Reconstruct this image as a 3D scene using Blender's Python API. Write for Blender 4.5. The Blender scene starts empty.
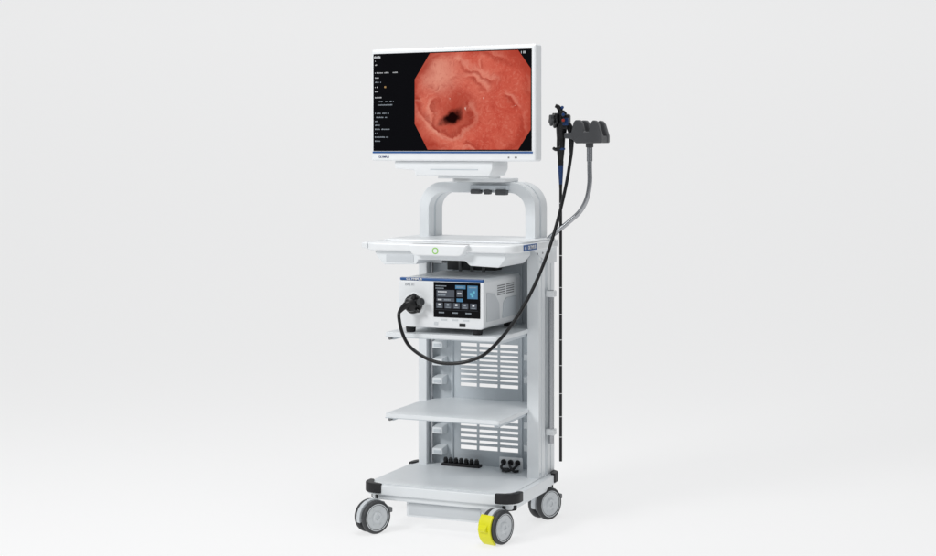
import bpy, bmesh, math, random
from mathutils import Vector, Matrix, Euler
random.seed(4)
scene = bpy.context.scene
COL = scene.collection
W = {}   # world location of each object

# ------------------------------------------------------------------ materials
def mat(name, col, rough=.45, metal=0., emit=None, es=1., var=.03, scale=18., bump=.02, coat=0., spec=.5):
    m = bpy.data.materials.new(name); m.use_nodes = True
    nt = m.node_tree; n = nt.nodes; l = nt.links
    p = n['Principled BSDF']
    tc = n.new('ShaderNodeTexCoord'); ns = n.new('ShaderNodeTexNoise')
    ns.inputs['Scale'].default_value = scale; ns.inputs['Detail'].default_value = 6
    l.new(tc.outputs['Object'], ns.inputs['Vector'])
    mx = n.new('ShaderNodeMix'); mx.data_type = 'RGBA'
    mx.inputs['A'].default_value = (*[max(0, c*(1-var)) for c in col], 1)
    mx.inputs['B'].default_value = (*[min(1, c*(1+var)) for c in col], 1)
    l.new(ns.outputs['Fac'], mx.inputs['Factor']); l.new(mx.outputs['Result'], p.inputs['Base Color'])
    mr = n.new('ShaderNodeMapRange'); mr.inputs['To Min'].default_value = max(0.02, rough-.06); mr.inputs['To Max'].default_value = rough+.06
    l.new(ns.outputs['Fac'], mr.inputs['Value']); l.new(mr.outputs['Result'], p.inputs['Roughness'])
    if bump:
        n2 = n.new('ShaderNodeTexNoise'); n2.inputs['Scale'].default_value = 700
        l.new(tc.outputs['Object'], n2.inputs['Vector'])
        b = n.new('ShaderNodeBump'); b.inputs['Strength'].default_value = bump; b.inputs['Distance'].default_value = .001
        l.new(n2.outputs['Fac'], b.inputs['Height']); l.new(b.outputs['Normal'], p.inputs['Normal'])
    p.inputs['Metallic'].default_value = metal
    p.inputs['Coat Weight'].default_value = coat
    p.inputs['Specular IOR Level'].default_value = spec
    if emit:
        p.inputs['Emission Color'].default_value = (*emit, 1); p.inputs['Emission Strength'].default_value = es
    return m

WHITE = mat('powder_coated_white', (.815, .845, .865), .38, bump=.05)
WHITE2 = mat('white_plastic', (.85, .87, .885), .32)
GREYW = mat('pale_grey_steel', (.60, .645, .68), .42, bump=.05)
LGREY = mat('light_grey_plastic', (.64, .67, .695), .4)
GREY = mat('mid_grey_plastic', (.18, .185, .19), .45)
CHAR = mat('charcoal_plastic', (.075, .077, .082), .48)
DGREY = mat('dark_grey_rubber', (.045, .047, .05), .55)
BLACK = mat('black_rubber', (.006, .006, .007), .32, spec=.4)
BLACKM = mat('matt_black', (.012, .012, .014), .5, spec=.4)
GLASSB = mat('black_glass', (.002, .002, .003), .12, bump=0, spec=.12)
CHROME = mat('brushed_steel', (.40, .41, .43), .25, 1.)
RIM = mat('wheel_rim_grey', (.66, .69, .71), .4)
YEL = mat('yellow_plastic', (.80, .78, .01), .4)
BLUE = mat('blue_band', (.015, .09, .29), .35)
DBLUE = mat('navy_lettering', (.01, .03, .14), .4)
SCOPEB = mat('scope_blue', (.010, .05, .18), .35)
GREEN = mat('green_ring', (.30, .62, .12), .4)
WTXT = mat('white_lettering', (.8, .8, .8), .5)
GTXT = mat('grey_lettering', (.25, .27, .30), .5)
RED = mat('red_button', (.4, .03, .02), .4)
UIW = mat('display_white', (.1, .1, .1), .5, emit=(.72, .75, .78), es=.8)
UIX = mat('display_caption', (.1, .1, .1), .5, emit=(.62, .64, .66), es=.7)
UIO = mat('display_orange', (.1, .05, .0), .5, emit=(.8, .5, .2), es=.5)
UIG = mat('display_grey', (.03, .03, .04), .5, emit=(.030, .040, .050), es=1)
UIB = mat('display_blue', (.02, .03, .04), .5, emit=(.03, .15, .28), es=1)
UIT = mat('display_teal', (.02, .04, .05), .5, emit=(.10, .40, .52), es=1)
UIM = mat('display_mid', (.02, .03, .04), .5, emit=(.26, .29, .32), es=1)

# ------------------------------------------------------------------ mesh builder
class B:
    def __init__(s): s.bm = bmesh.new(); s.mats = []
    def mi(s, m):
        if m not in s.mats: s.mats.append(m)
        return s.mats.index(m)
    def add(s, t, m, bev=0, seg=3, M=None, smooth=True):
        bmesh.ops.remove_doubles(t, verts=t.verts, dist=1e-6)
        bmesh.ops.recalc_face_normals(t, faces=t.faces)
        if bev > 0:
            ed = [e for e in t.edges if len(e.link_faces) == 2 and e.calc_face_angle(0) > math.radians(28)]
            bmesh.ops.bevel(t, geom=ed, offset=bev, segments=seg, profile=.5, affect='EDGES', clamp_overlap=True)
        if M: bmesh.ops.transform(t, matrix=M, verts=t.verts)
        i = s.mi(m)
        for f in t.faces: f.material_index = i; f.smooth = smooth
        me = bpy.data.meshes.new('tmp'); t.to_mesh(me); t.free(); s.bm.from_mesh(me); bpy.data.meshes.remove(me)
        return s
    def box(s, x0, x1, y0, y1, z0, z1, m, bev=.002, seg=2, M=None):
        t = bmesh.new(); bmesh.ops.create_cube(t, size=1)
        for v in t.verts:
            v.co = Vector((x0+(v.co.x+.5)*(x1-x0), y0+(v.co.y+.5)*(y1-y0), z0+(v.co.z+.5)*(z1-z0)))
        return s.add(t, m, bev, seg, M)
    def prism(s, pts, a, b, m, axis='Z', bev=.002, seg=2, M=None):
        t = bmesh.new()
        def mk(p, h):
            return {'Z': (p[0], p[1], h), 'Y': (p[0], h, p[1]), 'X': (h, p[0], p[1])}[axis]
        lo = [t.verts.new(mk(p, a)) for p in pts]; hi = [t.verts.new(mk(p, b)) for p in pts]
        t.faces.new(lo); t.faces.new(hi); k = len(pts)
        for i in range(k): t.faces.new((lo[i], lo[(i+1) % k], hi[(i+1) % k], hi[i]))
        return s.add(t, m, bev, seg, M)
    def rev(s, prof, m, org=(0, 0, 0), axis=(0, 0, 1), n=40, bev=0, lobes=0, la=0, smooth=True):
        """profile list of (radius, height) round axis; closed ring when first == last"""
        t = bmesh.new(); rings = []
        for r, h in prof:
            if r < 1e-6: rings.append([t.verts.new((0, 0, h))])
            else:
                ring = []
                for i in range(n):
                    a = 2*math.pi*i/n; rr = r*(1+la*math.cos(lobes*a)) if lobes else r
                    ring.append(t.verts.new((rr*math.cos(a), rr*math.sin(a), h)))
                rings.append(ring)
        for A, C in zip(rings, rings[1:]):
            for i in range(n):
                j = (i+1) % n
                if len(A) == 1 and len(C) == 1: continue
                if len(A) == 1: t.faces.new((A[0], C[i], C[j]))
                elif len(C) == 1: t.faces.new((A[i], A[j], C[0]))
                else: t.faces.new((A[i], A[j], C[j], C[i]))
        if prof[0] != prof[-1]:
            if len(rings[0]) > 1: t.faces.new(rings[0])
            if len(rings[-1]) > 1: t.faces.new(rings[-1])
        q = Vector((0, 0, 1)).rotation_difference(Vector(axis).normalized())
        M = Matrix.Translation(Vector(org)) @ q.to_matrix().to_4x4()
        return s.add(t, m, bev, 2, M, smooth)
    def cyl(s, p, q, r, m, n=28, bev=.001):
        p = Vector(p); q = Vector(q); L = (q-p).length
        return s.rev([(r-bev, 0), (r, bev), (r, L-bev), (r-bev, L)], m, p, q-p, n)
    def sweep(s, pts, rad, m, n=14, sub=8, cap=True):
        pts = [Vector(p) for p in pts]; P = []; R = []
        rr = rad if isinstance(rad, (list, tuple)) else [rad]*len(pts)
        e = [pts[0]*2-pts[1]]+pts+[pts[-1]*2-pts[-2]]
        for i in range(len(pts)-1):
            p0, p1, p2, p3 = e[i:i+4]
            for k in range(sub):
                u = k/sub
                P.append(.5*((2*p1)+(p2-p0)*u+(2*p0-5*p1+4*p2-p3)*u*u+(3*p1-p0-3*p2+p3)*u**3))
                R.append(rr[i]*(1-u)+rr[i+1]*u)
        P.append(pts[-1]); R.append(rr[-1])
        t = bmesh.new(); T0 = (P[1]-P[0]).normalized()
        N = T0.orthogonal().normalized(); rings = []
        for i, p in enumerate(P):
            T = ((P[i+1] if i+1 < len(P) else p)-(P[i-1] if i else p)).normalized()
            q = T0.rotation_difference(T); N = (q @ N).normalized(); N = (N-T*N.dot(T)).normalized(); T0 = T
            Bn = T.cross(N)
            rings.append([t.verts.new(p+R[i]*(math.cos(a)*N+math.sin(a)*Bn)) for a in [2*math.pi*k/n for k in range(n)]])
        for A, C in zip(rings, rings[1:]):
            for i in range(n): t.faces.new((A[i], A[(i+1) % n], C[(i+1) % n], C[i]))
        if cap: t.faces.new(rings[0]); t.faces.new(rings[-1])
        return s.add(t, m)
    def quad(s, x0, x1, z0, z1, y, m):
        t = bmesh.new(); vs = [t.verts.new(c) for c in ((x0, y, z0), (x1, y, z0), (x1, y, z1), (x0, y, z1))]
        t.faces.new(vs); i = s.mi(m)
        for f in t.faces: f.material_index = i
        me = bpy.data.meshes.new('tmp'); t.to_mesh(me); t.free(); s.bm.from_mesh(me); bpy.data.meshes.remove(me)
        return s
    def done(s, name, parent=None, origin=None, label=None, wn=True):
        me = bpy.data.meshes.new(name)
        cs = [v.co for v in s.bm.verts]
        if origin is None:
            origin = Vector([(min(c[i] for c in cs)+max(c[i] for c in cs))/2 for i in range(3)])
        origin = Vector(origin)
        bmesh.ops.translate(s.bm, vec=-origin, verts=s.bm.verts)
        s.bm.to_mesh(me); s.bm.free()
        for m in s.mats: me.materials.append(m)
        me.set_sharp_from_angle(angle=math.radians(38))
        o = bpy.data.objects.new(name, me); COL.objects.link(o)
        if wn:
            w = o.modifiers.new('wn', 'WEIGHTED_NORMAL'); w.keep_sharp = True
        W[o.name] = origin
        if parent: o.parent = parent; o.location = origin-W[parent.name]
        else: o.location = origin
        if label: o['label'] = label
        return o

def empty(name, loc, label, cat):
    o = bpy.data.objects.new(name, None); COL.objects.link(o); o.location = loc; W[o.name] = Vector(loc)
    o.empty_display_size = .1
    o['label'] = label; o['category'] = cat
    return o

def text(s, size, name, parent, loc, m, rot=(math.pi/2, 0, 0), bold=.0, sx=1.):
    c = bpy.data.curves.new('t', 'FONT'); c.body = s; c.size = size; c.extrude = .0003; c.offset = bold
    c.align_x = 'CENTER'; c.align_y = 'CENTER'
    o = bpy.data.objects.new('t', c); COL.objects.link(o)
    dg = bpy.context.evaluated_depsgraph_get(); me = bpy.data.meshes.new_from_object(o.evaluated_get(dg))
    bpy.data.objects.remove(o)
    me.transform(Euler(rot).to_matrix().to_4x4() @ Matrix.Diagonal((sx, 1, 1, 1)))
    me.materials.clear(); me.materials.append(m)
    ob = bpy.data.objects.new(name, me); COL.objects.link(ob); W[ob.name] = Vector(loc)
    ob.parent = parent; ob.location = Vector(loc)-W[parent.name]
    return ob

def rrect(x0, x1, y0, y1, r, n=6):
    if not isinstance(r, (list, tuple)): r = [r]*4     # BL BR TR TL
    out = []
    for (cx, cy, a0, rr) in ((x0+r[0], y0+r[0], 180, r[0]), (x1-r[1], y0+r[1], 270, r[1]), (x1-r[2], y1-r[2], 0, r[2]), (x0+r[3], y1-r[3], 90, r[3])):
        for i in range(n+1):
            a = math.radians(a0+90*i/n); out.append((cx+rr*math.cos(a), cy+rr*math.sin(a)))
    return out

# ================================================================== CART
cart = empty('medical_cart', (0, .02, 0), 'white steel medical trolley on four swivel casters carrying equipment', 'medical cart')

# base
b = B()
b.prism(rrect(-.31, .31, -.24, .27, .05, 8), .134, .171, WHITE, bev=.004, seg=3)
b.prism(rrect(-.295, .295, -.225, .255, .05, 8), .112, .1335, WHITE, bev=.006)
b.prism(rrect(-.285, .285, -.215, .245, .04, 8), .171, .1735, WHITE, bev=.001)
base = b.done('base', cart)
b = B()
b.box(-.145, .17, -.2, .1, .052, .1115, WHITE, .004)
b.box(-.135, .16, -.2035, -.199, .062, .104, LGREY, .001)
b.done('transformer_box', cart)
# corner bumpers
def bumper(cx, cy, sx, sy):
    b = B(); pts = []; r = .056; 
    for i in range(9):
        a = math.radians(90*i/8); pts.append((cx-sx*.05+sx*r*math.cos(a), cy-sy*.05+sy*r*math.sin(a)))
    pts = [(cx+sx*.006, cy-sy*.078)]+pts+[(cx-sx*.078, cy+sy*.006)]
    pts += [(cx-sx*.078, cy-sy*.010), (cx-sx*.045, cy-sy*.02), (cx-sx*.03, cy-sy*.032), (cx-sx*.012, cy-sy*.078)]
    b.prism(pts, .140, .1775, BLACKM, bev=.004)
    q = [(cx-sx*.055, cy-sy*.008), (cx-sx*.008, cy-sy*.055), (cx-sx*.055, cy-sy*.055)]
    b.prism(q, .108, .133, BLACKM, bev=.006)
    return b.done('corner_bumper', cart)
for sx, sy, cy in ((-1, -1, -.24), (1, -1, -.24), (1, 1, .27), (-1, 1, .27)): bumper(sx*.31, cy, sx, sy)

# casters
def caster(x, y, ang, yellow=False):
    ax = Vector((math.cos(ang), math.sin(ang), 0)); fw = Vector((-ax.y, ax.x, 0)) * -1
    c = Vector((x, y, .0625))
    M = Matrix.Translation(c) @ Matrix(((ax.x, fw.x, 0, 0), (ax.y, fw.y, 0, 0), (0, 0, 1, 0), (0, 0, 0, 1)))
    b = B()
    pts = []
    for i in range(15):
        a = math.radians(-20+215*i/14); pts.append((.067*math.cos(a)*-1, .066*math.sin(a)))
    inner = [(p[0]*.35, p[1]*.35) for p in reversed(pts)]
    b.prism(pts+inner, -.010, .010, LGREY, axis='X', bev=.002, M=M)
    top = c-fw*.03; b.cyl((top.x, top.y, .085), (top.x, top.y, .112), .022, GREY)
    h = b.done('caster', cart, label='locking caster with a bright yellow pedal' if yellow else None)
    for sd in (-1, 1):
        t = B(); w0 = .0125 if sd > 0 else -.0345
        t.rev([(.046, w0), (.056, w0), (.0605, w0+.003), (.0625, w0+.007), (.0625, w0+.015), (.0605, w0+.019), (.056, w0+.022), (.046, w0+.022), (.046, w0)], DGREY, c+ax*0, ax, 48)
        t.done('tyre', h)
        t = B()
        o = 1 if sd > 0 else -1
        e = .0345*o
        def H(v): return e-o*v
        prof = [(0, H(.018)), (.051, H(.018)), (.051, H(.000)), (.0485, H(-.001)), (.046, H(.002)), (.022, H(.004)), (.019, H(.000)), (.017, H(-.002)), (.010, H(-.002)), (.009, H(.001)), (0, H(.001))]
        t.rev(prof, RIM, c, ax, 48)
        for k in range(6):
            a = k*math.pi/3
            u = fw*math.cos(a)+Vector((0, 0, 1))*math.sin(a)
            p = c+ax*H(.0035)+u*.031
            t.cyl(p, p+ax*o*.0012, .0035, LGREY, 12, .0004)
        t.done('rim', h)
    if yellow:
        t = B()
        arc = []
        for i in range(13):
            a = math.radians(-60+105*i/12); arc.append((-.0725*math.cos(a), .0725*math.sin(a)))
        inn = [(-.0635*math.cos(math.radians(45-105*i/12)), .0635*math.sin(math.radians(45-105*i/12))) for i in range(13)]
        fl = [(-p[0], p[1]) for p in arc+inn]
        t.prism(fl, -.034, .022, YEL, axis='X', bev=.003, M=M)
        t.prism([(.070, -.012), (.084, -.006), (.086, .004), (.070, .020)], -.026, .010, YEL, axis='X', bev=.004, M=M)
        t.done('brake_pedal', h)
    else:
        t = B(); t.box(-.016, .016, -.083, -.055, .006, .026, GREY, .004, M=M); t.done('brake_pedal', h)
    return h
caster(-.247, -.285, math.radians(-30))
caster(.250, -.262, math.radians(-16), True)
caster(.275, .185, math.radians(-26))
caster(-.27, .20, math.radians(-30))

# right post with grooves
def post(x0, x1, y0, y1, grooves, out):
    b = B(); pts = [(x0, y0), (x1, y0)] if out > 0 else [(x0, y0), (x1, y0)]
    if out > 0:
        for g0, g1 in grooves: pts += [(x1, g0), (x1-.010, g0+.001), (x1-.010, g1-.001), (x1, g1)]
    pts += [(x1, y1), (x0, y1)]
    b.prism(pts, .172, 1.058, WHITE, bev=.0015)
    if out > 0:
        for z in (.19, .96, 1.01): b.cyl((x1-.001, .105, z), (x1+.0025, .105, z), .005, GREYW, 16, .0005)
    return b.done('column_post', cart)
post(.237, .285, .09, .27, ((.118, .126), (.160, .19), (.222, .23)), 1)
post(-.270, -.235, .19, .27, (), -1)
b = B(); b.sweep([(-.222, .215, .18), (-.222, .215, 1.05)], .007, CHROME, 16, 2); b.done('column_rail', cart)

# back panel with real slots
b = B(); PY0, PY1 = .252, .256
cols = [(-.112, -.04), (-.03, .05), (.06, .138)]
zones = [(.235, .368), (.49, .665), (.80, .93)]
z = .172
for z0, z1 in zones:
    b.box(-.235, .237, PY0, PY1, z, z0, GREYW, 0)
    nrow = int(round((z1-z0)/.0205)); pitch = (z1-z0)/nrow
    xs = [-.235]+[c for cc in cols for c in cc]+[.237]
    for i in range(0, len(xs), 2): b.box(xs[i], xs[i+1], PY0, PY1, z0, z1, GREYW, 0)
    for k in range(1, nrow):
        zz = z0+k*pitch
        for c0, c1 in cols: b.box(c0, c1, PY0, PY1+.004, zz-.0055, zz+.0055, GREYW, .0008, 1)
    z = z1
b.box(-.235, .237, PY0, PY1, z, 1.058, GREYW, 0)
b.box(-.150, -.142, .244, .252, .172, 1.058, GREYW, .001)
b.box(.150, .158, .244, .252, .172, 1.058, GREYW, .001)
b.done('back_panel', cart)
for zz in (.215, .30, .50, .575, .645, .99):
    b = B()
    b.prism([(.195, zz), (.252, zz-.006), (.252, zz+.034), (.195, zz+.026)], -.212, -.168, WHITE, axis='X', bev=.003)
    b.box(-.205, -.175, .193, .198, zz+.006, zz+.018, GREYW, .001)
    b.done('cable_clip', cart)
for zz in (.25, .34, .52, .61):
    b = B()
    b.prism([(.215, zz), (.252, zz-.006), (.252, zz+.034), (.215, zz+.026)], .175, .225, WHITE, axis='X', bev=.003); b.done('cable_clip', cart)
# dark block stands in for shade in the recess below the worktop, plus rods
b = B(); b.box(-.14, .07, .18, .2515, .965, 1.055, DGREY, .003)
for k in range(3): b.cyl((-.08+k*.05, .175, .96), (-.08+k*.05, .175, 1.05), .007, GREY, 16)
b.done('recess_shade_and_rods', cart)

# shelves
def shelf(z, x0, x1, y0, y1):
    b = B()
    b.prism(rrect(x0, x1, y0, y1, [.014, .014, .002, .002], 5), z-.016, z, WHITE, bev=.002)
    b.box(x0+.012, x0+.03, y0+.02, y1+.09, z-.03, z-.016, GREYW, .002)
    b.box(x1-.03, x1-.012, y0+.02, y1+.06, z-.03, z-.016, GREYW, .002)
    b.box(x0+.001, x1-.001, y0+.002, y0+.010, z-.019, z-.0155, GREYW, .001)
    b.cyl((x0+.02, y0+.002, z-.023), (x0+.02, y0+.02, z-.023), .006, GREY, 14)
    sh = b.done('shelf', cart)
    b = B(); b.prism([(-.2275, .0895), (.236, .0895), (.236, .251), (-.15, .251), (-.2, .19)], z-.015, z-.001, WHITE, bev=.001); b.done('shelf_bracket', sh)
shelf(.4425, -.2275, .243, -.22, .089)
shelf(.751, -.2275, .243, -.22, .089)

# deck (top tray)
b = B()
pts = rrect(-.31, .31, -.235, .285, [.05, .05, .05, .05], 8)
b.prism(pts, 1.062, 1.092, WHITE2, bev=.007, seg=4)
b.prism(rrect(-.296, .296, -.10, .272, .03, 8), 1.092, 1.099, WHITE2, bev=.003)
b.done('worktop', cart)
b = B()   # side grip
b.prism([(-.300, -.225), (-.335, -.20), (-.352, -.15), (-.354, -.06), (-.342, .0), (-.305, .05), (-.305, .035), (-.325, -.01), (-.334, -.06), (-.332, -.14), (-.322, -.175), (-.300, -.195)], 1.068, 1.090, WHITE2, bev=.006, seg=3)
b.done('handle', cart)
b = B()
b.prism([(-.12, 1.092), (-.10, 1.056), (-.085, 1.048), (.095, 1.048), (.11, 1.056), (.13, 1.092)], -.258, -.20, WHITE2, axis='Y', bev=.007, seg=3)
b.done('front_grip', cart)
b = B()
b.rev([(.0085, 0), (.0125, 0), (.0125, .0015), (.0085, .0015), (.0085, 0)], GREEN, (.0, -.2575, 1.068), (0, -1, 0), 32)
b.rev([(.0, 0), (.0084, 0), (.0084, .001), (0, .001)], WHITE2, (.0, -.2575, 1.068), (0, -1, 0), 24)
b.done('emblem', cart)
b = B(); b.box(.3095, .3125, -.146, -.005, 1.0660, 1.0900, BLUE, .001); nm = b.done('name_plate', cart)
text('OLYMPUS', .019, 'lettering', nm, (.3132, -.062, 1.078), WTXT, (math.pi/2, 0, math.pi/2), .0004)
b = B(); b.cyl((.3122, -.13, 1.078), (.3132, -.13, 1.078), .006, WTXT, 20, .0002); b.done('emblem', nm)
# drawer under the deck
b = B()
b.prism([(-.255, 1.0615), (-.275, 1.058), (-.262, 1.035), (-.235, 1.008), (-.10, 1.012), (-.09, 1.03), (.10, 1.03), (.12, 1.012), (.235, 1.008), (.262, 1.04), (.262, 1.0615)], -.21, .06, WHITE, axis='Y', bev=.004)
b.box(-.225, -.11, -.2125, -.209, 1.018, 1.046, LGREY, .002)
b.done('drawer', cart)
b = B()
b.prism([(.02, 1.0615), (.285, 1.0615), (.285, 1.0), (.19, 1.0)], .2865, .2895, WHITE, axis='X', bev=.001)
for yy in (.06, .12, .2): b.cyl((.289, yy, 1.045), (.2915, yy, 1.045), .004, GREY, 14, .0004)
b.done('side_bracket', cart)

# arch
def arch_pts(x0, x1, z0, z1, r, t, n=10):
    o = [(x0, z0)]
    for i in range(n+1):
        a = math.radians(180-90*i/n); o.append((x0+r+r*math.cos(a), z1-r+r*math.sin(a)))
    for i in range(n+1):
        a = math.radians(90-90*i/n); o.append((x1-r+r*math.cos(a), z1-r+r*math.sin(a)))
    o.append((x1, z0)); o.append((x1-t, z0)); ri = r-t*.8
    for i in range(n+1):
        a = math.radians(90*i/n); o.append((x1-t-ri+ri*math.cos(a), z1-t-ri+ri*math.sin(a)))
    for i in range(n+1):
        a = math.radians(90+90*i/n); o.append((x0+t+ri+ri*math.cos(a), z1-t-ri+ri*math.sin(a)))
    o.append((x0+t, z0)); return o
b = B()
b.prism(arch_pts(-.24, .255, 1.097, 1.318, .10, .042), .13, .185, WHITE, axis='Y', bev=.004)
b.prism(arch_pts(-.232, .247, 1.097, 1.309, .094, .032), .184, .202, GREYW, axis='Y', bev=.001)
b.prism(arch_pts(-.24, .255, 1.097, 1.318, .10, .042), .201, .27, WHITE, axis='Y', bev=.004)
b.done('support_arch', cart)
b = B()
b.prism(rrect(-.075, .15, .07, .24, .02), 1.3185, 1.334, WHITE2, bev=.003)
b.cyl((-.03, .05, 1.334), (-.03, .05, 1.352), .04, WHITE2, 40, .002)
b.prism(rrect(-.1, .12, -.02, .12, .02), 1.334, 1.345, WHITE2, bev=.003)
b.done('monitor_mount', cart)
b = B()
b.box(-.01, .15, .105, .129, 1.288, 1.306, GREYW, .003)
b.box(-.005, .035, .095, .129, 1.272, 1.29, CHAR, .004); b.box(.05, .075, .1, .129, 1.27, 1.29, CHAR, .004); b.box(.10, .145, .095, .129, 1.268, 1.29, CHAR, .004)
b.done('mount_clamp', cart)

# scope hanger
b = B()
b.sweep([(.28, .2, 1.09), (.307, .2, 1.114), (.371, .2, 1.165), (.415, .2, 1.205), (.443, .2, 1.255), (.4546, .2, 1.315), (.4546, .2, 1.38), (.4546, .2, 1.47)], .0095, CHROME, 18, 8)
b.cyl((.4546, .2, 1.40), (.4546, .2, 1.455), .0115, CHROME, 24)
b.cyl((.4546, .2, 1.455), (.4546, .2, 1.472), .015, CHAR, 24)
pole = b.done('scope_hanger', cart)
b = B()
out = [(.368, 1.512), (.396, 1.510), (.406, 1.552), (.414, 1.561), (.430, 1.561), (.440, 1.550), (.448, 1.516), (.468, 1.516), (.476, 1.55), (.484, 1.560), (.496, 1.558), (.506, 1.545), (.520, 1.50), (.520, 1.472), (.415, 1.470), (.400, 1.487), (.368, 1.490)]
b.prism(out, .145, .175, CHAR, axis='Y', bev=.005, seg=3)
b.prism(out, .225, .255, CHAR, axis='Y', bev=.005, seg=3)
b.box(.41, .518, .15, .25, 1.4715, 1.500, CHAR, .004)
b.done('hook', pole)
b = B()
b.sweep([(.302, .182, .298), (.302, .182, .897)], .011, CHROME, 20, 2)
b.done('pole', cart)
for zz in (.33, .87):
    b = B(); b.box(.2855, .320, .165, .199, zz, zz+.025, WHITE2, .004); b.done('pole_clamp', cart)

# sockets on the base
b = B()
b.box(-.17, -.005, .19, .225, .1735, .185, BLACKM, .002)
for k in range(7):
    x = -.162+k*.0225
    b.rev([(.0095, 0), (.0095, .016), (.007, .018), (.007, .022), (0, .022)], BLACK, (x+.006, .207, .184), (0, -.25, 1), 18)
b.done('power_socket', cart)
b = B()
b.box(.075, .175, .205, .21, .1735, .225, WHITE2, .003)
for x in (.095, .125, .155):
    b.rev([(.011, 0), (.011, .006), (.006, .006), (.006, .002), (0, .002)], BLACKM, (x, .205, .205), (0, -1, 0), 20)
b.sweep([(.095, .19, .199), (.10, .165, .19), (.125, .15, .182), (.15, .165, .188), (.157, .192, .199)], .0055, BLACK, 10, 6)
b.sweep([(.125, .195, .20), (.135, .17, .195), (.155, .155, .182), (.17, .17, .180)], .005, BLACK, 10, 6)
b.box(.10, .125, .165, .19, .1735, .186, BLACKM, .003)
b.done('connection_plate', cart)

# ================================================================== MONITOR
mon = empty('monitor', (0, -.06, 1.34), 'white flat medical display above the worktop showing pink tissue', 'monitor')
b = B()
b.box(-.342, .345, -.10, -.048, 1.402, 1.840, WHITE2, .009, 4)
b.box(-.25, .25, -.049, .0, 1.45, 1.78, WHITE2, .012, 3)
b.done('housing', mon)
b = B()
b.prism([(-.255, 1.4015), (-.252, 1.372), (-.17, 1.366), (-.165, 1.346), (.145, 1.346), (.158, 1.372), (.158, 1.4015)], -.075, .05, WHITE2, axis='Y', bev=.004)
b.box(-.10, .10, -.0775, -.074, 1.368, 1.3715, GREYW, .001)
b.done('stand', mon)
b = B(); b.box(-.331, .330, -.1022, -.0995, 1.441, 1.822, GLASSB, .001); scr = b.done('screen', mon)
b = B(); b.box(-.334, .334, -.1026, -.0995, 1.4320, 1.4390, BLUE, .001); b.done('blue_trim', mon)
text('OLYMPUS', .0105, 'lettering', mon, (-.285, -.1005, 1.417), DBLUE, bold=.0002)
for x, w in ((.235, .006), (.262, .009)):
    b = B(); b.box(x, x+w, -.1012, -.0995, 1.4135, 1.4195, GREY, .0005); b.done('button', mon)

# endoscopic picture
m = bpy.data.materials.new('endoscopic_picture'); m.use_nodes = True
nt = m.node_tree; n = nt.nodes; l = nt.links; n.clear()
out_ = n.new('ShaderNodeOutputMaterial'); em = n.new('ShaderNodeEmission'); l.new(em.outputs[0], out_.inputs[0])
tc = n.new('ShaderNodeTexCoord')
def noise(scale, detail=5, rough=.5, vec=None, dist=0):
    z = n.new('ShaderNodeTexNoise'); z.inputs['Scale'].default_value = scale; z.inputs['Detail'].default_value = detail; z.inputs['Roughness'].default_value = rough; z.inputs['Distortion'].default_value = dist
    l.new(vec or tc.outputs['Object'], z.inputs['Vector']); return z
def warp(nz, k):
    sub = n.new('ShaderNodeVectorMath'); sub.operation = 'SUBTRACT'; sub.inputs[1].default_value = (.5, .5, .5); l.new(nz.outputs['Color'], sub.inputs[0])
    sc = n.new('ShaderNodeVectorMath'); sc.operation = 'SCALE'; sc.inputs['Scale'].default_value = k; l.new(sub.outputs[0], sc.inputs[0])
    ad = n.new('ShaderNodeVectorMath'); ad.operation = 'ADD'; l.new(tc.outputs['Object'], ad.inputs[0]); l.new(sc.outputs[0], ad.inputs[1]); return ad.outputs[0]
ad = warp(noise(14, 5), .09)
def blob(cx, cz, kx, kz, r0, r1, rot=0):
    s1 = n.new('ShaderNodeVectorMath'); s1.operation = 'SUBTRACT'; s1.inputs[1].default_value = (cx, 0, cz); l.new(ad, s1.inputs[0])
    rr = n.new('ShaderNodeVectorRotate'); rr.rotation_type = 'Y_AXIS'; rr.inputs['Angle'].default_value = math.radians(rot); l.new(s1.outputs[0], rr.inputs['Vector'])
    s2 = n.new('ShaderNodeVectorMath'); s2.operation = 'MULTIPLY'; s2.inputs[1].default_value = (kx, 0, kz); l.new(rr.outputs[0], s2.inputs[0])
    s3 = n.new('ShaderNodeVectorMath'); s3.operation = 'LENGTH'; l.new(s2.outputs[0], s3.inputs[0])
    mr = n.new('ShaderNodeMapRange'); mr.interpolation_type = 'SMOOTHSTEP'
    mr.inputs['From Min'].default_value = r0; mr.inputs['From Max'].default_value = r1; mr.inputs['To Min'].default_value = 1; mr.inputs['To Max'].default_value = 0
    l.new(s3.outputs['Value'], mr.inputs['Value']); return mr.outputs['Result']
def mix(fac, a, bcol, k=None, mode='MIX'):
    x = n.new('ShaderNodeMix'); x.data_type = 'RGBA'; x.blend_type = mode
    if k is not None:
        mm = n.new('ShaderNodeMath'); mm.operation = 'MULTIPLY'; mm.inputs[1].default_value = k; l.new(fac, mm.inputs[0]); fac = mm.outputs[0]
    l.new(fac, x.inputs['Factor'])
    if isinstance(a, tuple): x.inputs['A'].default_value = (*a, 1)
    else: l.new(a, x.inputs['A'])
    if isinstance(bcol, tuple): x.inputs['B'].default_value = (*bcol, 1)
    else: l.new(bcol, x.inputs['B'])
    return x.outputs['Result']
def rampf(fac, p0, p1, inv=False):
    mr = n.new('ShaderNodeMapRange'); mr.interpolation_type = 'SMOOTHSTEP'
    mr.inputs['From Min'].default_value = p0; mr.inputs['From Max'].default_value = p1
    mr.inputs['To Min'].default_value = 1 if inv else 0; mr.inputs['To Max'].default_value = 0 if inv else 1
    l.new(fac, mr.inputs['Value']); return mr.outputs['Result']
n2 = noise(6, 6, .6, ad)
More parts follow.
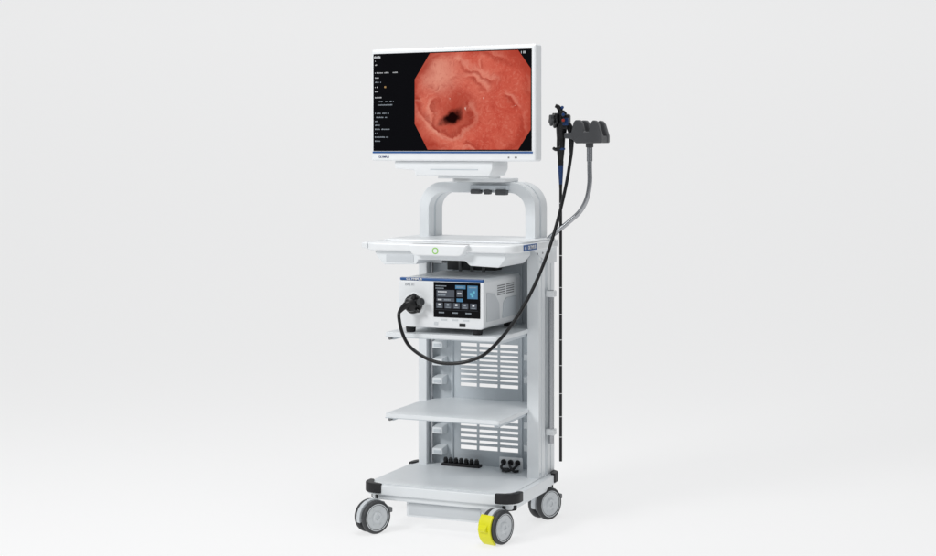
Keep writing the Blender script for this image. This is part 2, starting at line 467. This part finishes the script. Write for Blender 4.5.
r = n.new('ShaderNodeValToRGB'); r.color_ramp.elements[0].position = .34; r.color_ramp.elements[0].color = (.46, .055, .035, 1); r.color_ramp.elements[1].position = .68; r.color_ramp.elements[1].color = (.70, .18, .12, 1)
e = r.color_ramp.elements.new(.5); e.color = (.60, .105, .068, 1)
l.new(n2.outputs['Fac'], r.inputs['Fac']); col = r.outputs['Color']
col = mix(blob(-.14, .11, 1, 1.2, .0, .15), col, (.78, .33, .24), .8)
col = mix(blob(.03, .06, 1, .8, .0, .12), col, (.70, .19, .13), .5)
col = mix(blob(.17, -.05, 1, .8, .0, .2), col, (.50, .065, .04), .6)
col = mix(blob(-.17, -.07, 1, .8, .0, .10), col, (.72, .22, .15), .6)
# broad folds curving round the opening: dark valley, lit lip
def fold(cx, cz, rad, wid, kx, kz, rot, k, sd=0.):
    global col
    s1 = n.new('ShaderNodeVectorMath'); s1.operation = 'SUBTRACT'; s1.inputs[1].default_value = (cx, 0, cz); l.new(ad, s1.inputs[0])
    rr = n.new('ShaderNodeVectorRotate'); rr.rotation_type = 'Y_AXIS'; rr.inputs['Angle'].default_value = math.radians(rot); l.new(s1.outputs[0], rr.inputs['Vector'])
    s2 = n.new('ShaderNodeVectorMath'); s2.operation = 'MULTIPLY'; s2.inputs[1].default_value = (kx, 0, kz); l.new(rr.outputs[0], s2.inputs[0])
    s3 = n.new('ShaderNodeVectorMath'); s3.operation = 'LENGTH'; l.new(s2.outputs[0], s3.inputs[0])
    d = n.new('ShaderNodeMath'); d.operation = 'SUBTRACT'; d.inputs[1].default_value = rad; l.new(s3.outputs['Value'], d.inputs[0])
    of = n.new('ShaderNodeVectorMath'); of.operation = 'ADD'; of.inputs[1].default_value = (sd, sd*2, 0); l.new(tc.outputs['Object'], of.inputs[0])
    br = noise(7, 2, .5, of.outputs[0])
    fade = rampf(br.outputs['Fac'], .44, .56)
    a = rampf(d.outputs[0], -wid, 0); bq = rampf(d.outputs[0], 0, wid*.35, True)
    m1 = n.new('ShaderNodeMath'); m1.operation = 'MULTIPLY'; l.new(a, m1.inputs[0]); l.new(bq, m1.inputs[1])
    m2 = n.new('ShaderNodeMath'); m2.operation = 'MULTIPLY'; l.new(m1.outputs[0], m2.inputs[0]); l.new(fade, m2.inputs[1])
    col = mix(m2.outputs[0], col, (.28, .025, .015), k)
    a2 = rampf(d.outputs[0], wid*.1, wid*.5); b2 = rampf(d.outputs[0], wid*.5, wid*1.5, True)
    m3 = n.new('ShaderNodeMath'); m3.operation = 'MULTIPLY'; l.new(a2, m3.inputs[0]); l.new(b2, m3.inputs[1])
    m4 = n.new('ShaderNodeMath'); m4.operation = 'MULTIPLY'; l.new(m3.outputs[0], m4.inputs[0]); l.new(fade, m4.inputs[1])
    col = mix(m4.outputs[0], col, (.84, .38, .28), k*.7)
fold(-.08, -.05, .085, .020, 1, 1.15, 0, .6)
fold(-.10, -.04, .140, .024, .8, 1.1, 25, .6, 1.3)
fold(-.02, -.02, .175, .024, .7, 1.3, -30, .5, 2.1)
fold(-.05, -.05, .270, .026, .9, 1.1, 10, .45, 3.7)
fold(-.19, .06, .06, .012, 1.0, 1.5, 30, .5, .4)
fold(.12, .10, .07, .014, .8, 1.4, -40, .4, 4.9)
# fine grain
g = noise(90, 4, .65, ad); col = mix(rampf(g.outputs['Fac'], .5, .7), col, (.80, .32, .23), .28); col = mix(rampf(g.outputs['Fac'], .3, .48, True), col, (.36, .04, .025), .35)
# opening
col = mix(blob(-.060, -.050, 1, 1.1, .015, .13, 20), col, (.32, .032, .018), .75)
col = mix(blob(-.080, -.058, .62, 1.05, .018, .044, 25), col, (.010, .002, .002))
# lens vignette in the recorded picture
col = mix(blob(0, 0, 1, 1.1, .18, .30), (.40, .05, .03), col)
n3 = noise(30, 2, .5, ad); col = mix(rampf(n3.outputs['Fac'], .72, .77), col, (.92, .70, .60), .6)
l.new(col, em.inputs['Color']); em.inputs['Strength'].default_value = .98
t = bmesh.new()
OX0, OX1, OZ0, OZ1 = -.150, .327, 1.446, 1.818
pp = [(OX0+.055, OZ0), (OX1-.05, OZ0), (OX1, OZ0+.075), (OX1, OZ1-.07), (OX1-.05, OZ1), (OX0+.065, OZ1), (OX0, OZ1-.10), (OX0, OZ0+.10)]
t.faces.new([t.verts.new((p[0]-.0885, 0, p[1]-1.63)) for p in pp])
me = bpy.data.meshes.new('endoscopic_picture'); t.to_mesh(me); t.free(); me.materials.append(m)
o = bpy.data.objects.new('displayed_picture', me); COL.objects.link(o); o.parent = scr; W[o.name] = Vector((.0885, -.1027, 1.63)); o.location = W[o.name]-W[scr.name]

# display marks
def marks(px0, px1, y, mm, h=.0048):
    x = -.327+(px0-375)*.00412; xe = -.327+(px1-375)*.00412; z = 1.445+(150-y)/258
    while x < xe:
        w = random.choice((.003, .0035, .0045)); 
        if random.random() < .86: b.quad(x, x+w*.72, z-h/2, z+h/2*random.choice((1, .6)), -.1026, mm)
        x += w*1.25
b = B()
marks(375, 381, 56, UIW, .009); marks(376, 378, 60, UIX); marks(376, 378, 64, UIX)
b.done('display_text', scr, wn=False); b = B()
marks(376, 391, 72, UIX); marks(395, 400, 72, UIX); marks(376, 380, 77, UIX)
b.done('display_text', scr, wn=False); b = B()
marks(376, 382, 81.5, UIM); marks(376, 380, 86.5, UIX); marks(386, 388, 86.5, UIO, .007); marks(376, 379, 91, UIX)
b.done('display_text', scr, wn=False); b = B()
marks(376, 383, 97, UIX); marks(379, 396, 101, UIM); marks(379, 394, 104.5, UIM)
b.done('display_text', scr, wn=False); b = B()
for y, e_ in ((113, 391), (117, 388), (121, 380), (125, 381), (129, 391), (133, 382), (137, 390), (141, 381)): marks(376, e_, y, UIM)
b.done('display_text', scr, wn=False); b = B()
marks(524.5, 529.5, 56, UIX, .009)
b.done('display_text', scr, wn=False)
mon.rotation_euler = (0, 0, math.radians(-8)); mon.scale = (1.07, 1, 1)

# ================================================================== VIDEO PROCESSOR
vp = empty('video_processor', (0, 0, .751), 'white video processor with dark touch screen standing on upper shelf', 'video processor')
X0, X1, Y0, Y1, Z0, Z1 = -.1733, .1713, -.2, .19, .775, .960
b = B()
b.prism(rrect(X0, X1, Z0, Z1, [.012, .012, .016, .016], 5), Y0+.012, Y1, WHITE2, axis='Y', bev=.003)
b.prism(rrect(X0-.002, X1+.002, Z0-.001, Z1-.010, [.012, .014, .006, .006], 5), Y0-.004, Y0+.013, WHITE2, axis='Y', bev=.004, seg=3)
b.done('housing', vp)
b = B(); b.box(X0+.002, X1-.001, Y0-.003, Y0+.013, Z1-.0095, Z1+.001, BLUE, .003); bb = b.done('blue_trim', vp)
text('OLYMPUS', .0115, 'lettering', bb, (X0+.062, Y0-.0036, Z1-.0045), WTXT, bold=.0003, sx=1.3)
text('EVIS X1', .012, 'lettering', vp, (X0+.045, Y0-.0046, Z1-.026), GTXT)
b = B(); b.box(-.030, .160, Y0-.0065, Y0-.003, .815, .948, GLASSB, .003); ts = b.done('touch_screen', vp)
b = B(); y = Y0-.0069
def q(u0, u1, v0, v1, mm, dy=0): b.quad(-.026+u0*.182, -.026+u1*.182, .820+v0*.124, .820+v1*.124, y-dy, mm)
def chars(u0, u1, v0, v1, mm):
    u = u0
    while u < u1:
        w = random.choice((.014, .018, .024)); q(u, u+w*.7, v0, v1, mm, .0003); u += w
q(.05, .45, .58, .80, UIG); chars(.08, .28, .72, .76, UIW); chars(.08, .24, .62, .67, UIM)
chars(.03, .26, .90, .93, UIM); chars(.03, .2, .83, .86, UIM)
q(.50, .64, .60, .80, UIG); chars(.52, .61, .68, .73, UIW)
q(.47, .70, .84, .95, UIB); chars(.50, .66, .88, .91, UIM)
q(.74, .97, .55, .95, UIB); chars(.77, .94, .88, .91, UIM)
for i, j in ((.80, .66), (.86, .72), (.83, .60)): q(i, i+.05, j, j+.07, UIT, .0003)
q(.05, .45, .45, .55, UIG); chars(.08, .16, .48, .52, UIW); chars(.22, .36, .48, .52, UIM)
q(.50, .64, .45, .55, UIB)
for k in range(5):
    q(.04+k*.19, .19+k*.19, .24, .41, UIG); q(.09+k*.19, .14+k*.19, .32, .38, UIM if k % 2 else UIW, .0003); chars(.07+k*.19, .16+k*.19, .26, .28, UIM)
for k in range(3): chars(.1+k*.3, .22+k*.3, .09, .13, UIM)
q(.03, .97, .19, .196, UIG)
b.done('display_symbols', ts, wn=False)
for k in range(3):
    b = B(); b.box(.0+k*.045, .025+k*.045, Y0-.0055, Y0-.003, .803, .809, LGREY, .0008); b.done('button', vp)
b = B(); b.box(.075, .10, Y0-.006, Y0-.003, .782, .795, BLACKM, .001); b.done('port', vp)
b = B(); b.box(-.028, -.012, Y0-.006, Y0-.003, .785, .797, LGREY, .001); b.done('port', vp)
b = B(); b.rev([(.042, 0), (.042, .006), (.036, .009), (.032, .009), (.032, .004), (0, .004)], WHITE2, (-.108, Y0-.002, .862), (0, -1, 0), 48)
b.done('scope_socket', vp)
for j in range(2):
    for k in range(5):
        b = B(); b.box(X1-.001, X1+.0012, Y0+.14+j*.095, Y0+.22+j*.095, Z1-.035-k*.0085, Z1-.0315-k*.0085, GREY, .0005); b.done('vent_slot', vp)
b = B()
b.prism([(Y0+.03, .80), (Y0+.16, .80), (Y0+.155, .86), (Y0+.11, .90), (Y0+.03, .91)], X1+.0002, X1+.0028, LGREY, axis='X', bev=.0012)
b.done('side_cover', vp)
b = B()
b.prism([(Y0+.19, .80), (Y0+.34, .80), (Y0+.34, .875), (Y0+.23, .875), (Y0+.20, .86)], X1+.0002, X1+.0028, GREYW, axis='X', bev=.0012)
b.done('side_cover', vp)
for x, yy in ((-.14, -.17), (.135, -.17), (-.14, .15), (.135, .15)):
    b = B(); b.rev([(.016, 0), (.018, .004), (.020, .022), (.020, .025), (0, .025)], BLACKM, (x, yy, .7515), (0, 0, 1), 24); b.done('foot', vp)

# ================================================================== ENDOSCOPE
es = empty('endoscope', (.336, .2, .226), 'black flexible endoscope hung on grey hook, cord plugged into processor', 'endoscope')
b = B()
b.sweep([(.342, .195, 1.600), (.342, .195, 1.592), (.342, .197, 1.575), (.341, .198, 1.55), (.339, .2, 1.52), (.337, .2, 1.49), (.336, .2, 1.46), (.336, .2, 1.43), (.336, .2, 1.405)],
        [.010, .018, .023, .024, .021, .017, .0165, .014, .011], BLACK, 20, 6)
b.box(.335, .374, .178, .217, 1.525, 1.585, BLACK, .008, 3)
b.sweep([(.355, .2, 1.55), (.372, .2, 1.535), (.380, .2, 1.50), (.380, .2, 1.46), (.379, .2, 1.4255)], [.014, .013, .011, .009, .0065], BLACK, 16, 6)
b.sweep([(.337, .19, 1.455), (.325, .175, 1.447), (.318, .165, 1.452)], [.009, .007, .006], BLACK, 14, 4)
b.sweep([(.34, .19, 1.595), (.333, .18, 1.612), (.322, .175, 1.618)], [.010, .009, .007], BLACK, 14, 4)
body = b.done('control_body', es)
kd = Vector((-.80, -.60, 0)).normalized()
for d, r, nm_ in ((.024, .028, 'angulation_knob'), (.038, .021, 'angulation_knob')):
    b = B(); p = Vector((.342, .195, 1.562))+kd*d
    b.rev([(0, 0), (r*.93, 0), (r, .002), (r, .008), (r*.9, .010), (0, .010)], BLACK if d < .03 else DGREY, p, kd, 60, lobes=5, la=.14); b.done(nm_, body)
for zz, mm in ((1.578, SCOPEB), (1.556, RED)):
    b = B(); b.cyl((.350, .185, zz), (.362, .155, zz+.004), .0075, DGREY, 20); b.cyl((.362, .155, zz+.004), (.364, .150, zz+.0047), .0058, mm, 20); b.done('valve_button', body)
b = B(); b.cyl((.336, .2, 1.60), (.352, .175, 1.612), .006, SCOPEB, 20); b.done('switch', body)
b = B(); b.box(.352, .374, .1755, .184, 1.54, 1.57, SCOPEB, .002); b.done('switch', body)
b = B(); b.cyl((.336, .2, 1.445), (.336, .2, 1.453), .0178, SCOPEB, 24); b.done('blue_ring', body)
b = B()
b.sweep([(.336, .2, 1.405), (.336, .2, 1.40), (.336, .2, 1.385)], [.0105, .0115, .0108], BLACK, 18, 5)
b.sweep([(.336, .2, 1.385), (.336, .2, 1.36), (.336, .2, 1.33), (.336, .2, 1.31)], [.0106, .0098, .008, .0068], SCOPEB, 18, 5)
b.sweep([(.336, .2, 1.31), (.336, .2, 1.29)], [.0068, .0058], BLACK, 18, 5)
b.done('strain_relief', es)
b = B()
pts = [(.336, .2, 1.29), (.336, .2, 1.10)]+[(.336, .2, 1.0-.1*k) for k in range(8)]+[(.336, .2, .226)]
b.sweep(pts, .0058, BLACK, 14, 2)
for zz in (1.235, 1.13, 1.03, .905, .80, .70, .60, .49, .40, .32): b.cyl((.336, .2, zz), (.336, .2, zz+.003), .0061, WTXT, 14, .0003)
b.done('insertion_tube', es)
b = B()
b.sweep([(-.128, -.262, .852), (-.136, -.282, .838), (-.134, -.290, .812), (-.118, -.295, .760), (-.088, -.297, .713), (-.030, -.298, .676), (.030, -.298, .658), (.091, -.295, .657), (.155, -.29, .670), (.215, -.27, .702), (.2755, -.2, .787), (.3175, -.1, .90), (.3436, 0, 1.028), (.357, .1, 1.168), (.3686, .17, 1.309), (.379, .2, 1.4255)], .0066, BLACK, 14, 8)
b.done('universal_cord', es)
b = B()
b.rev([(0, 0), (.034, 0), (.036, .003), (.036, .016), (.033, .020), (.028, .022), (.027, .036), (.024, .042), (.014, .045), (0, .045)], BLACK, (-.108, -.208, .862), (0, -1, 0), 40, lobes=0)
b.sweep([(-.108, -.235, .866), (-.120, -.252, .862), (-.129, -.265, .852), (-.136, -.280, .838)], [.017, .014, .011, .0075], BLACK, 16, 5)
b.cyl((-.108, -.225, .862), (-.07, -.24, .872), .011, BLACK, 20)
b.cyl((-.075, -.238, .871), (-.060, -.244, .876), .014, DGREY, 20)
b.cyl((-.100, -.235, .875), (-.092, -.245, .902), .009, BLACK, 18)
b.cyl((-.095, -.230, .85), (-.075, -.236, .838), .008, BLACK, 18)
b.done('connector', es)

# ================================================================== BACKDROP
th = math.radians(22.5)
m = mat('self_lit_backdrop', (.28, .28, .281), .9, emit=(.9, .9, .902), es=.745, var=.004, scale=.6, bump=0, spec=0.0)  # emission added so the sweep glows by itself and shadows on it stay weak
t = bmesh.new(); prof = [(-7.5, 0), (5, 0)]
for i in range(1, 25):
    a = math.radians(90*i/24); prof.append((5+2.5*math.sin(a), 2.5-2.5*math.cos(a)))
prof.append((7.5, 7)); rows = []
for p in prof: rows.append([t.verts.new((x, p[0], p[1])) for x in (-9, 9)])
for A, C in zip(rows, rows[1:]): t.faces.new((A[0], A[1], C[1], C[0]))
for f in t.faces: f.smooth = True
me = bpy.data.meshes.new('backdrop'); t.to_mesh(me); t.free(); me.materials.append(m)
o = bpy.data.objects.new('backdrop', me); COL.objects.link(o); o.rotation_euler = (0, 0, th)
o['kind'] = 'structure'; o['label'] = 'seamless self-lit pale grey studio backdrop and floor'; o['category'] = 'backdrop'

# ================================================================== LIGHT
w = bpy.data.worlds.new('World'); scene.world = w; w.use_nodes = True
w.node_tree.nodes['Background'].inputs[0].default_value = (.93, .97, 1, 1); w.node_tree.nodes['Background'].inputs[1].default_value = .24
def area(loc, tgt, size, power, col=(1, 1, 1)):
    L = bpy.data.lights.new('softbox', 'AREA'); L.shape = 'SQUARE'; L.size = size; L.energy = power; L.color = col
    o = bpy.data.objects.new('softbox', L); COL.objects.link(o); o.location = loc
    o.rotation_euler = (Vector(tgt)-Vector(loc)).to_track_quat('-Z', 'Y').to_euler()
area((-2.2, -4.0, 3.6), (0, 0, 1.0), 1.4, 132)
area((0.5, -.5, 5.0), (0, 0, .5), 2.2, 88)
area((4.5, -2.5, 2.6), (0, 0, .9), 2.0, 20)

# ================================================================== CAMERA
c = bpy.data.cameras.new('Camera'); co = bpy.data.objects.new('Camera', c); COL.objects.link(co)
co.location = (2.426, -5.795, 1.445); co.rotation_euler = (math.pi/2, 0, th)
c.sensor_width = 36; c.lens = 1618/936*36; c.shift_y = -128/936; c.clip_end = 100
scene.camera = co
scene.view_settings.view_transform = 'Standard'; scene.view_settings.look = 'None'; scene.view_settings.exposure = 0
